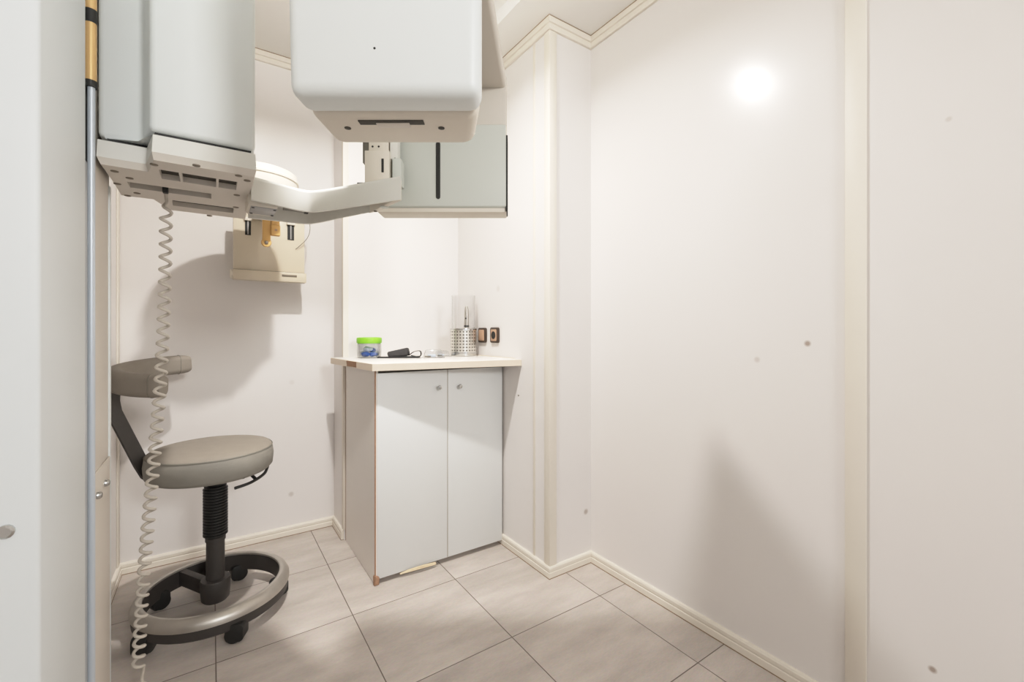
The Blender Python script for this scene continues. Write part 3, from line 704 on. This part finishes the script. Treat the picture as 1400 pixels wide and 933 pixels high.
# back pad
pad_pts = spline([(-.128, 1.832, .868), (-.205, 1.885, .872), (-.262, 1.975, .878), (-.281, 2.085, .886), (-.252, 2.200, .894), (-.178, 2.290, .902), (-.078, 2.345, .908)], 7)
def padsec(t):
    k = 1.0
    if t < .06: k = .80 + .20 * math.sqrt(max(0, t / .06))
    if t > .94: k = .80 + .20 * math.sqrt(max(0, (1 - t) / .06))
    return [(a * k, b * k) for a, b in rrect(.050, .078, .022, 5)]
padm = obj('back_pad', sweep(new(), pad_pts, padsec), M['seat'], stl, 50)
for idx, s in ((3, 1), (len(pad_pts) - 4, -1)):
    p = pad_pts[idx]; t = (pad_pts[idx + 1] - pad_pts[idx - 1]).normalized(); side = t.cross(Vector((0, 0, 1))).normalized()
    loop = [p + side * a * 1.005 + Vector((0, 0, b * 1.005)) for a, b in rrect(.050, .078, .022, 5)]
    obj('seam', tube(new(), loop + [loop[0]], .0012, 5), M['slot'], padm)
def flatsec(t): return [(.004, .024), (-.004, .024), (-.004, -.024), (.004, -.024)]
bpts = [Vector(p) for p in ((-.287, 2.075, .855), (-.289, 2.072, .80), (-.283, 2.068, .765), (-.205, 2.035, .575), (-.185, 2.03, .533), (-.165, 2.02, .519), (-.05, 2.0, .517))]
bb = new(); rings = []
for i, p in enumerate(bpts):
    t = (bpts[min(i + 1, len(bpts) - 1)] - bpts[max(i - 1, 0)]).normalized()
    w = Vector((.72, .69, 0)).normalized(); nn = t.cross(w).normalized()
    rings.append([bb.verts.new(p + w * a + nn * b) for a, b in ((-.025, -.004), (.025, -.004), (.025, .004), (-.025, .004))])
for a, b in zip(rings, rings[1:]):
    for k in range(4): bb.faces.new((a[k], a[(k + 1) % 4], b[(k + 1) % 4], b[k]))
bb.faces.new(rings[0][::-1]); bb.faces.new(rings[-1])
obj('back_bar', bb, M['blackmetal'], stl, 20)
# lever
lv = new()
tube(lv, spline([on_z(321, 668, .497), on_z(343, 660, .500), on_z(360, 649, .500), on_z(365, 641, .508), on_z(366, 636, .516)], 5), .0055, 8)
tube(lv, [on_z(350, 656, .500), Vector((sx_ + .1, sy_ - .02, .515)), Vector((sx_, sy_, .518))], .006, 8)
obj('lever', lv, M['black'], stl)
# column
bw = []
for i in range(17):
    z = .465 - i * .0105
    bw += [(.0345, z), (.0395, z - .002), (.0395, z - .006), (.0345, z - .008)]
obj('neck', lathe(new(), [(.026, .46), (.026, .506)], sx_, sy_, 32), M['black'], stl)
obj('bellows', lathe(new(), [(.028, .474)] + [(.036, .472)] + bw[::1] + [(.030, .282)], sx_, sy_, 40), M['black'], stl, 30)
obj('gas_cylinder', lathe(new(), [(.0295, .09), (.0295, .268), (.0325, .270), (.0325, .284)], sx_, sy_, 36), M['blackmetal'], stl)
obj('hub', lathe(new(), [(.038, .048), (.045, .056), (.0485, .095), (.0485, .122), (.046, .128), (.030, .130)], sx_, sy_, 40), M['blackmetal'], stl)
# ring base
rb = obj('ring_base', lathe(new(), [(.212, .108), (.207, .070), (.209, .046), (.234, .044), (.2405, .050), (.2425, .086), (.225, .100)], sx_, sy_, 96, close=True), M['blackmetal'], stl)
o = obj('ring_rim', lathe(new(), [(.2105, .108), (.2115, .114), (.2165, .117), (.226, .116), (.238, .107), (.2455, .094), (.2455, .082), (.2415, .081), (.226, .099)], sx_, sy_, 96, close=True), M['brushed'], rb)
o['label'] = 'worn aluminium top rim'
for (vx, vy) in ((-.106, .177), (-.02, .203)):
    n = Vector((-vy, vx, 0)).normalized() * .013; v = Vector((vx, vy, 0)); o0 = Vector((sx_, sy_, 0))
    hexa_pts = [o0 - n, o0 + v - n, o0 + v + n, o0 + n]
    bm = new(); hexa(bm, [tuple(p.xy) + (z,) for z in (.055, .110) for p in hexa_pts], .003)
    obj('spoke', bm, M['blackmetal'], stl)
for k, ang in enumerate((-76, -148, 140, 68, -4)):
    a = math.radians(ang); cr_ = .226 if k < 4 else .205; c = Vector((sx_ + cr_ * math.cos(a), sy_ + cr_ * math.sin(a), 0))
    rz = a + (0.9, 0.5, 1.2, 2.2, 0.3)[k]
    Mx = Matrix.Translation(c) @ Matrix.Rotation(rz, 4, 'Z')
    cbm = new()
    for yy in (-.0125, .0125):
        lathe(cbm, [(.010, yy - .0095), (.0265, yy - .0085), (.0275, yy - .004), (.0275, yy + .004), (.0265, yy + .0085), (.010, yy + .0095)], 0, 0, 24, axis='y', z=.0278, mtx=Mx)
    hood = rrect(.058, .060, .016, 4)
    prism(cbm, [(x, y) for x, y in hood], -.0235, .0235, bev=.003, mtx=Mx @ Matrix(((1, 0, 0, .004), (0, 0, 1, 0), (0, 1, 0, .036), (0, 0, 0, 1))))
    cst = obj('castor', cbm, M['black'], stl)
    hb = new(); box(hb, -.012, .012, -.004, .004, .02, .05, bev=.002, mtx=Mx)
    lathe(hb, [(.007, .045), (.007, .06)], c.x, c.y, 12)
    obj('castor_stem', hb, M['black'], cst)

# ------------------------------------------------------------------ light
def area(name, loc, rot, size, power, col, shape='DISK', size_y=None):
    l = bpy.data.lights.new(name, 'AREA'); l.shape = shape; l.size = size
    if size_y: l.size_y = size_y
    l.energy = power; l.color = col
    o = bpy.data.objects.new(name, l); C.objects.link(o); o.location = loc; o.rotation_euler = rot
    return o
lamp = area('ceiling_lamp_light', (.37, 1.28, 2.425), (0, 0, 0), .06, 25, (1, .97, .945)); lamp.data.spread = math.radians(152)
area('doorway_light', (.66, -2.4, 2.1), (math.radians(88), 0, math.radians(8)), .5, 25, (1.0, .995, .985), 'RECTANGLE', .45).data.spread = math.radians(125)
w = bpy.data.worlds.new('world'); scn.world = w; w.use_nodes = True
w.node_tree.nodes['Background'].inputs['Color'].default_value = (.95, .97, 1, 1)
w.node_tree.nodes['Background'].inputs['Strength'].default_value = .6
scn.view_settings.view_transform = 'Standard'
scn.view_settings.look = 'None'
scn.view_settings.exposure = 0.10
# soft highlight shoulder, as in the exposure-blended photograph
vs_ = scn.view_settings; vs_.use_curve_mapping = True
cm_ = vs_.curve_mapping; cm_.white_level = (1.8, 1.8, 1.8); cm_.extend = 'HORIZONTAL'
cu_ = cm_.curves[3]
cu_.points[0].location = (0, 0); cu_.points[-1].location = (1, .97)
for p_ in ((.14, .252), (.28, .492), (.42, .675), (.58, .80), (.78, .90)): cu_.points.new(*p_)
cm_.update()

# ------------------------------------------------------------------ camera
cam = bpy.data.cameras.new('camera'); co = bpy.data.objects.new('camera', cam); C.objects.link(co)
co.location = (0, 0, CAM_Z); co.rotation_euler = (PI / 2, 0, -YAW)
cam.sensor_fit = 'HORIZONTAL'; cam.sensor_width = 36; cam.lens = F_PX / 1400 * 36
cam.shift_y = -(466.5 - HOR) / 1400
cam.clip_start = .02
scn.camera = co
